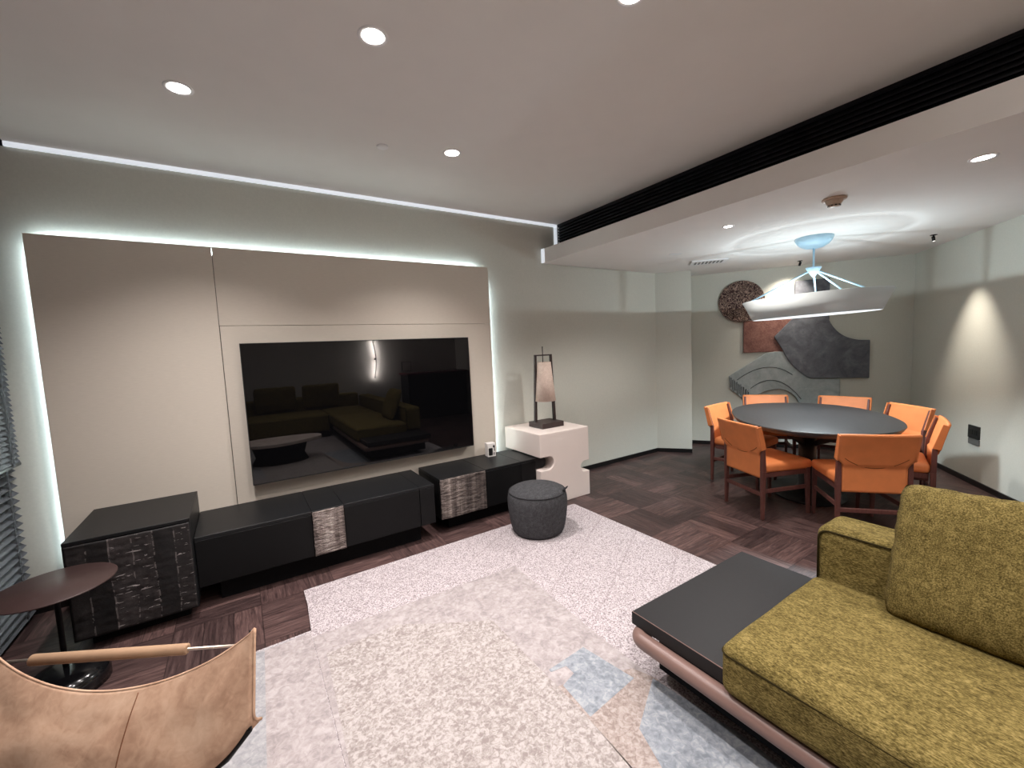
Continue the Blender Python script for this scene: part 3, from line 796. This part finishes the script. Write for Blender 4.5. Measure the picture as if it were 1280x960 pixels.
def copy_tree(o, parent=None):
    c_ = o.copy(); COL.objects.link(c_)
    if parent: c_.parent = parent
    for ch in list(o.children): copy_tree(ch, c_)
    return c_
chairs = [
    ((3.592, 1.935), -22, 'orange leather chair at the near end of the table, back turned to the pedestal'),
    ((3.755, 1.10), 41.4, 'orange leather chair with its back to the olive sofa, seam visible on it'),
    ((4.36, 2.58), -86, 'orange leather chair beside the wall corner, seen from its side'),
    ((5.32, 2.605), -144.5, 'orange leather chair under the grey arch of the wall art'),
    ((5.63, 1.935), -171.5, 'orange leather chair behind the table, below the charcoal part of the art'),
    ((5.28, 1.335), 144.6, 'orange leather chair tucked in the far room corner, facing the table'),
    ((4.60, .99), 107.7, 'orange leather chair seen edge-on beside the black wall socket'),
]
for i, ((x, y), a, lab) in enumerate(chairs):
    if i == 0: c0 = make_chair(lab); c = c0
    else: c = copy_tree(c0); c['label'] = lab
    c.location = (x, y, 0); c.rotation_euler = (0, 0, math.radians(a))

# ------------------------------------------------------------------ pendant
HP = Vector((4.545, 1.812, ZS))
Pn = thing('pendant_light', 'round grey pendant lamp on pale blue rods above the dining table', 'pendant light', HP)
vd = Vector((HP.x, HP.y, 0)).normalized(); rt = Vector((vd.y, -vd.x, 0))      # right as seen from the sofa side
b = BM(); lathe(b, [(.148, -.001), (.150, -.010), (.138, -.040), (.112, -.070), (.075, -.092), (.03, -.102), (0, -.103)], 40); link('canopy', b, M['fixture'], Pn)
b = BM(); tube(b, [(0, 0, -.09), (0, 0, -.36)], .0085, 12); link('stem', b, M['fixture'], Pn)
b = BM(); lathe(b, [(0, -.265), (.062, -.27), (.062, -.278), (.012, -.355), (0, -.36)], 24); link('hub', b, M['fixture'], Pn)
zt, zb, rT, rB = -.535, -.712, .572, .490
nrm = (Vector((0, 0, 1))+rt*(-.030)+vd*(-.012)).normalized()
tilt = Vector((0, 0, 1)).rotation_difference(nrm).to_matrix().to_4x4()
TS = Matrix.Translation((0, 0, (zt+zb)/2)) @ tilt @ Matrix.Translation((0, 0, -(zt+zb)/2))
b = BM(); lathe(b, [(rT, zt), (rB, zb)], 96, T=TS); sh = link('lamp_shade', b, M['shade'], Pn, mods=[solid(.008, 0)])
b = BM(); lathe(b, [(0, zb-.002), (rB-.004, zb-.002), (rB-.004, zb+.006), (0, zb+.006)], 96, T=TS); link('diffuser_or_spill', b, M['diff'], Pn)
b = BM(); lathe(b, [(rB-.06, zb+.008), (rB-.02, zb+.008), (rB-.02, zb+.03), (rB-.06, zb+.03), (rB-.06, zb+.008)], 96, T=TS); link('led_ring', b, M['cool'], Pn)
for deg in (8, 93, 122, 148):
    a = math.radians(deg); dirn = -rt*math.cos(a)+vd*math.sin(a)
    e = TS @ (dirn*(rT-.012)+Vector((0, 0, zt)))
    b = BM(); tube(b, [dirn*.03+Vector((0, 0, -.30)), e], .0075, 10); link('rod', b, M['fixture'], Pn)
lp = lamp('pendant_uplight', 'SPOT', (0, 0, zt-.008), 34, (.80, .94, 1.0), Pn, aim=(0, 0, 1), spot_size=math.radians(179), spot_blend=.02, shadow_soft_size=.022)
ld = lamp('pendant_downlight', 'SPOT', (0, 0, zb-.03), 115, (.82, .94, 1.0), Pn, aim=(0, 0, -1), spot_size=math.radians(130), spot_blend=.5, shadow_soft_size=.06)
# lens of the uplight throws a bright rim (photometric profile of the lamp)
l = lp.data; l.use_nodes = True; t = l.node_tree; em = t.nodes['Emission']
geo = nd(t, 'ShaderNodeTexCoord'); sp = nd(t, 'ShaderNodeSeparateXYZ'); lk(t, geo.outputs['Normal'], sp.inputs[0])
cs = math_n(t, 'ABSOLUTE', sp.outputs[2]); an = math_n(t, 'ARCCOSINE', cs)
rp = nd(t, 'ShaderNodeValToRGB'); lk(t, math_n(t, 'DIVIDE', an, PI/2), rp.inputs['Fac'])
els = [(0, .16), (.30, .24), (.50, .36), (.560, .42), (.584, 1.0), (.608, .70), (1.0, .80)]
while len(rp.color_ramp.elements) < len(els): rp.color_ramp.elements.new(.5)
for e_, (p_, v_) in zip(rp.color_ramp.elements, els): e_.position = p_; e_.color = (v_, v_, v_, 1)
lk(t, rp.outputs['Color'], em.inputs['Strength'])

# ------------------------------------------------------------------ wall art
A = thing('wall_art', 'abstract wall relief of overlapping shapes behind the dining table', 'wall art', (0, 0, 0))
TA = Matrix(((dA.x, 0, -nA.x, CR.x), (dA.y, 0, -nA.y, CR.y), (0, 1, 0, 0), (0, 0, 0, 1)))    # (t, z, out) -> world
def art(name, pts, o0, o1, m, parent=A, label=None):
    b = BM(); prism(b, pts, o0, o1, T=TA); bmesh.ops.recalc_face_normals(b, faces=b.faces[:])
    q = link(name, b, m, parent, mods=[bevel(.006, 2)])
    if label: q['label'] = label
    return q
art('round_panel', [(1.81+.275*math.cos(2*PI*k/56), 1.975+.275*math.sin(2*PI*k/56)) for k in range(56)], .002, .045, M['maze'], label='brown disc with a raised maze pattern')
b = BM(); sc_ = [(1.785, 1.286), (1.785, 1.71), (1.15, 1.74), (1.15, 1.286)]
art('terracotta_panel', sc_, .002, .03, M['terra'], label='terracotta rectangle')
def arc(cx, cz, r, a0, a1, n=14): return [(cx+r*math.cos(math.radians(a0+(a1-a0)*k/n)), cz+r*math.sin(math.radians(a0+(a1-a0)*k/n))) for k in range(n+1)]
def bez(p0, p1, p2, n=12): return [((1-s)**2*p0[0]+2*s*(1-s)*p1[0]+s*s*p2[0], (1-s)**2*p0[1]+2*s*(1-s)*p1[1]+s*s*p2[1]) for s in [k/n for k in range(n+1)]]
charp = [(1.204, 2.181), (.839, 2.184), (.838, 1.70)] + bez((.838, 1.66), (.74, 1.42), (.50, 1.40)) + [(.424, 1.397), (.422, .931), (1.03, .936)] + bez((1.06, .95), (1.26, 1.10), (1.33, 1.30)) + [(1.43, 1.485), (1.22, 1.72)]
art('charcoal_panel', charp, .03, .06, M['char'], label='large charcoal panel with curved edges')
hole = arc(1.36, .52, .24, 180, 0, 20)       # semicircular opening of the arch
sage = [(1.96, .972), (1.52, 1.272), (1.42, 1.290), (1.28, 1.284), (1.10, 1.0), (1.02, .925), (.71, .920), (.70, .45), (1.06, .45)] + bez((1.12, .50), (1.15, .76), (1.36, .79), 10) + bez((1.40, .79), (1.56, .78), (1.66, .66), 8) + [(1.72, .60), (1.95, .80)]
art('arch_panel', sage, .004, .04, M['sage'], label='grey green arch with a ribbed lower edge')
ap = bpy.data.objects['arch_panel']
b = BM()
for k in range(17):
    q_ = k/16; tt = 1.945-.225*q_; zt_ = .955-.19*q_+.012*math.sin(k*2.3); zb_ = .815-.205*q_+.02*math.sin(k*1.7)
    bar(b, TA @ Vector((tt, zb_, .041)), TA @ Vector((tt-.006*math.sin(k*3.1), zt_, .041)), .005, .006)
link('ribbed_edge', b, M['sage_d'], ap)
b = BM()
for r_ in (.47, .40):
    pts = bez((1.86, .92), (1.50, 1.22), (1.22, .98), 16) if r_ > .45 else bez((1.70, .80), (1.40, 1.08), (1.12, .66), 16)
    tube(b, [TA @ Vector((p_[0], p_[1], .041)) for p_ in pts], .004, 5)
link('groove', b, M['sage_d'], ap)

# ------------------------------------------------------------------ socket on the right wall
TR = Matrix(((dR.x, 0, -nR.x, CR.x), (dR.y, 0, -nR.y, CR.y), (0, 1, 0, 0), (0, 0, 0, 1)))
k = thing('wall_socket', 'black double wall socket low on the wall beside the dining chairs', 'socket', (0, 0, 0))
b = BM(); prism(b, rrect(1.125, 1.285, .445, .567, .006), .0, .012, T=TR); link('cover_plate', b, M['socket'], k)
b = BM(); prism(b, rrect(1.125, 1.285, .385, .441, .006), .0, .008, T=TR); q = link('cover_plate', b, M['socketg'], k); q['label'] = 'grey lower plate'
b = BM(); prism(b, rrect(1.150, 1.195, .48, .53, .004), .012, .014, T=TR); prism(b, rrect(1.215, 1.260, .48, .53, .004), .012, .014, T=TR); link('socket_insert', b, M['blackmetal'], k)

# ------------------------------------------------------------------ ceiling fittings
WARM = (1.0, .935, .915)
def downlight(x, y, z, en, label, size=125, blend=1.0, r=.046, col=WARM, aim=(0, 0, -1), group='recessed ceiling downlights'):
    d = thing('downlight', label, 'downlight', (x, y, z), 0, group)
    b = BM(); lathe(b, [(r, .004), (r, -.003), (r+.014, -.004), (r+.016, 0), (r+.016, .004)], 32); link('trim_ring', b, M['plasticwhite'], d)
    b = BM(); lathe(b, [(0, -.0015), (r, -.0015), (r, .003), (0, .003)], 32); link('lens', b, M['lens'], d)
    lamp('downlight_lamp', 'SPOT', (0, 0, -.02), en, col, d, aim=aim, spot_size=math.radians(size), spot_blend=blend, shadow_soft_size=.035)
    return d
E0 = 66
downlight(-.124, 2.64, ZC, E0*2.7, 'bright recessed downlight nearest the window, above the tall cube cabinet', size=112)
downlight(.586, 1.852, ZC, E0*1.3, 'bright recessed downlight nearest the camera, above the middle of the rug')
downlight(1.32, 2.657, ZC, E0*2.7, 'bright recessed downlight beside the flat cover disc, before the television', size=112)
downlight(1.367, 1.163, ZC, E0*.9, 'recessed downlight over the sofa edge of the rug, above the frame')
downlight(2.42, .30, ZC, E0*1.3, 'recessed downlight over the olive sofa seat, above the frame', size=96)
downlight(-.15, 1.10, ZC, E0, 'added fill downlight over the suede sling chair, above the frame')  # unseen lamp, added to raise the overall brightness
downlight(.60, .30, ZC, E0*1.5, 'added fill downlight over the coffee table, behind the camera')  # added out of view as fill light
downlight(-.3, -1.4, ZC, E0*.3, 'added fill downlight over the rear run of the sofa')  # unseen fill lamp, added for the room's brightness
for (x, y, lab) in ((.60, -.90, 'added fill downlight behind the camera, left of the coffee table edge'), (.75, -.40, 'added fill downlight behind the camera over the coffee table edge'),
                    (2.12, -1.20, 'added fill downlight over the far half of the olive sofa seat'), (.60, -1.95, 'added fill downlight near the rear wall on the window side'),
                    (1.37, -1.95, 'added fill downlight near the rear wall over the sofa cushions')):
    downlight(x, y, ZC, E0*(.9 if y > -1.3 else .18), lab)  # unseen lamps, added so that their bounce fills the room
downlight(3.379, .571, ZS, 42, 'bright downlight in the dropped ceiling behind the sofa back', size=104, r=.042, col=(1, .965, .93))
downlight(3.37, 1.947, ZS, 88, 'smaller downlight in the dropped ceiling before the pendant', r=.030, size=140, blend=.5, col=(1, .965, .93))

b = BM(); lathe(b, [(0, -.006), (.034, -.006), (.037, 0), (0, 0)], 32)
c = link('cover_disc', b, M['plasticwhite']); c.location = (.892, 2.778, ZC); tag(c, 'small flat white cover disc on the main ceiling', 'ceiling cover')
s = thing('smoke_detector', 'beige smoke detector on the dropped ceiling above the pendant', 'smoke detector', (3.391, 1.238, ZS))
b = BM(); lathe(b, [(0, 0), (.066, 0), (.069, -.006), (.066, -.013), (0, -.013)], 40); link('mounting_plate', b, M['plasticbeige'], s)
b = BM(); lathe(b, [(.050, -.013), (.047, -.025), (.036, -.042), (.033, -.052), (0, -.054)], 40); link('body', b, M['plasticbeige'], s)
b = BM()
for k in range(10):
    a = 2*PI*k/10; T_ = Matrix.Rotation(a, 4, 'Z'); box(b, .030, .0362, -.007, .007, -.051, -.045, T=T_)
link('intake_slots', b, M['print'], s)

vt = thing('air_vent', 'small white slotted air vent on the dropped ceiling near the wall corner', 'air vent', (4.62, 2.90, ZS), math.atan2(2.70-2.964, 4.625-4.404))
link('frame', bx(-.19, .19, -.12, .12, -.016, 0), M['plasticwhite'], vt, mods=[bevel(.003, 1)])
b = BM()
for k in range(8): box(b, -.15+k*.039, -.15+k*.039+.022, -.075, .075, -.0175, -.016)
link('slots', b, M['socketg'], vt)
c = link('ceiling_diffuser', bx(-.06, .06, -.02, .02, -.004, 0), M['plasticwhite']); c.location = (3.878, 2.801, ZS); c.rotation_euler = (0, 0, -.6)
tag(c, 'tiny white ceiling slot between air vent and television wall', 'vent')
def spot(x, y, label, aim, en, size, blend, col=(1, .90, .78), soft=.015):
    s = thing('spotlight', label, 'spotlight', (x, y, ZS), 0, 'small black ceiling spotlights')
    a = Vector(aim).normalized(); h = Vector((0, 0, -.036))
    b = BM(); lathe(b, [(0, 0), (.026, 0), (.026, -.005), (.007, -.006), (.006, -.026), (0, -.026)], 24); link('mount', b, M['blackmetal'], s)
    b = BM(); tube(b, [h-a*.022, h+a*.022], .013, 16); link('head', b, M['blackmetal'], s)
    b = BM(); tube(b, [h+a*.0215, h+a*.0235], .009, 16); link('lens', b, M['spotlens'], s)
    lamp('spot_lamp', 'SPOT', h+a*.035, en, col, s, aim=aim, spot_size=math.radians(size), spot_blend=blend, shadow_soft_size=soft)
# one washes the right wall, the other lights the relief
spot(5.628, 1.249, 'tiny black spotlight on the ceiling lighting the wall by the socket', (nR.x*.16, nR.y*.16, -1), 105, 58, 1.0)
tgt = CR+dA*1.30; spot(5.783, 2.45, 'tiny black spotlight on the ceiling lighting the wall relief', (tgt.x-5.783, tgt.y-2.45, -.50), 42, 84, 1.0)

# ------------------------------------------------------------------ things behind the viewer, mirrored in the television
a = thing('arc_wall_light', 'curved warm light line on the rear wall mirrored in the television', 'wall light', (2.55, -2.5, 0))
b = BM(); pts = [(-.02+.05*math.sin(PI*k/20), .085, 1.80-.84*k/20) for k in range(21)]
tube(b, pts, .010, 10); link('arc_bar', b, M['blackmetal'], a)
b = BM(); tube(b, [(x, y-.014, z) for x, y, z in pts], .006, 8); link('arc_led', b, M['arcled'], a)
b = BM(); box(b, .015, .045, 0, .08, 1.36, 1.40); link('mount', b, M['blackmetal'], a)
f = thing('picture_frame', 'small square picture on the rear wall mirrored in the television', 'picture', (3.28, -2.5, 1.17))
link('frame', bx(-.11, .11, 0, .02, -.11, .11), M['blackmetal'], f); link('picture', bx(-.10, .10, .02, .022, -.10, .10), M['rearwall'], f)
c = thing('bar_counter', 'dark bar counter with red top mirrored in the television', 'counter', (3.1, -1.9, 0))
link('body', bx(0, 1.4, -.5, 0, 0, 1.0), M['black'], c); link('counter_top', bx(-.03, 1.43, -.53, .03, 1.0, 1.03), M['counter'], c)

# ------------------------------------------------------------------ world, camera, colour
w = bpy.data.worlds.new('World'); SC.world = w; w.use_nodes = True
w.node_tree.nodes['Background'].inputs[0].default_value = (.02, .02, .025, 1); w.node_tree.nodes['Background'].inputs[1].default_value = .2
yaw, pitch, roll, fpx = .572846396, -.0862293164, -.0448056342, 529.097
cy, sy, cp, sp_ = math.cos(yaw), math.sin(yaw), math.cos(pitch), math.sin(pitch)
F = Vector((sy*cp, cy*cp, sp_)); r0 = Vector((cy, -sy, 0)); u0 = r0.cross(F)
r1_ = math.cos(roll)*r0+math.sin(roll)*u0; u1_ = -math.sin(roll)*r0+math.cos(roll)*u0
cd = bpy.data.cameras.new('camera'); cam = bpy.data.objects.new('camera', cd); COL.objects.link(cam)
cd.sensor_width = 36; cd.lens = fpx/1280*36; cd.clip_start = .05
cam.matrix_world = Matrix(((r1_.x, u1_.x, -F.x, 0), (r1_.y, u1_.y, -F.y, 0), (r1_.z, u1_.z, -F.z, 1.5), (0, 0, 0, 1)))
SC.camera = cam
vs = SC.view_settings; vs.view_transform = 'Standard'; vs.look = 'None'; vs.gamma = 1; vs.use_curve_mapping = False; vs.exposure = 0
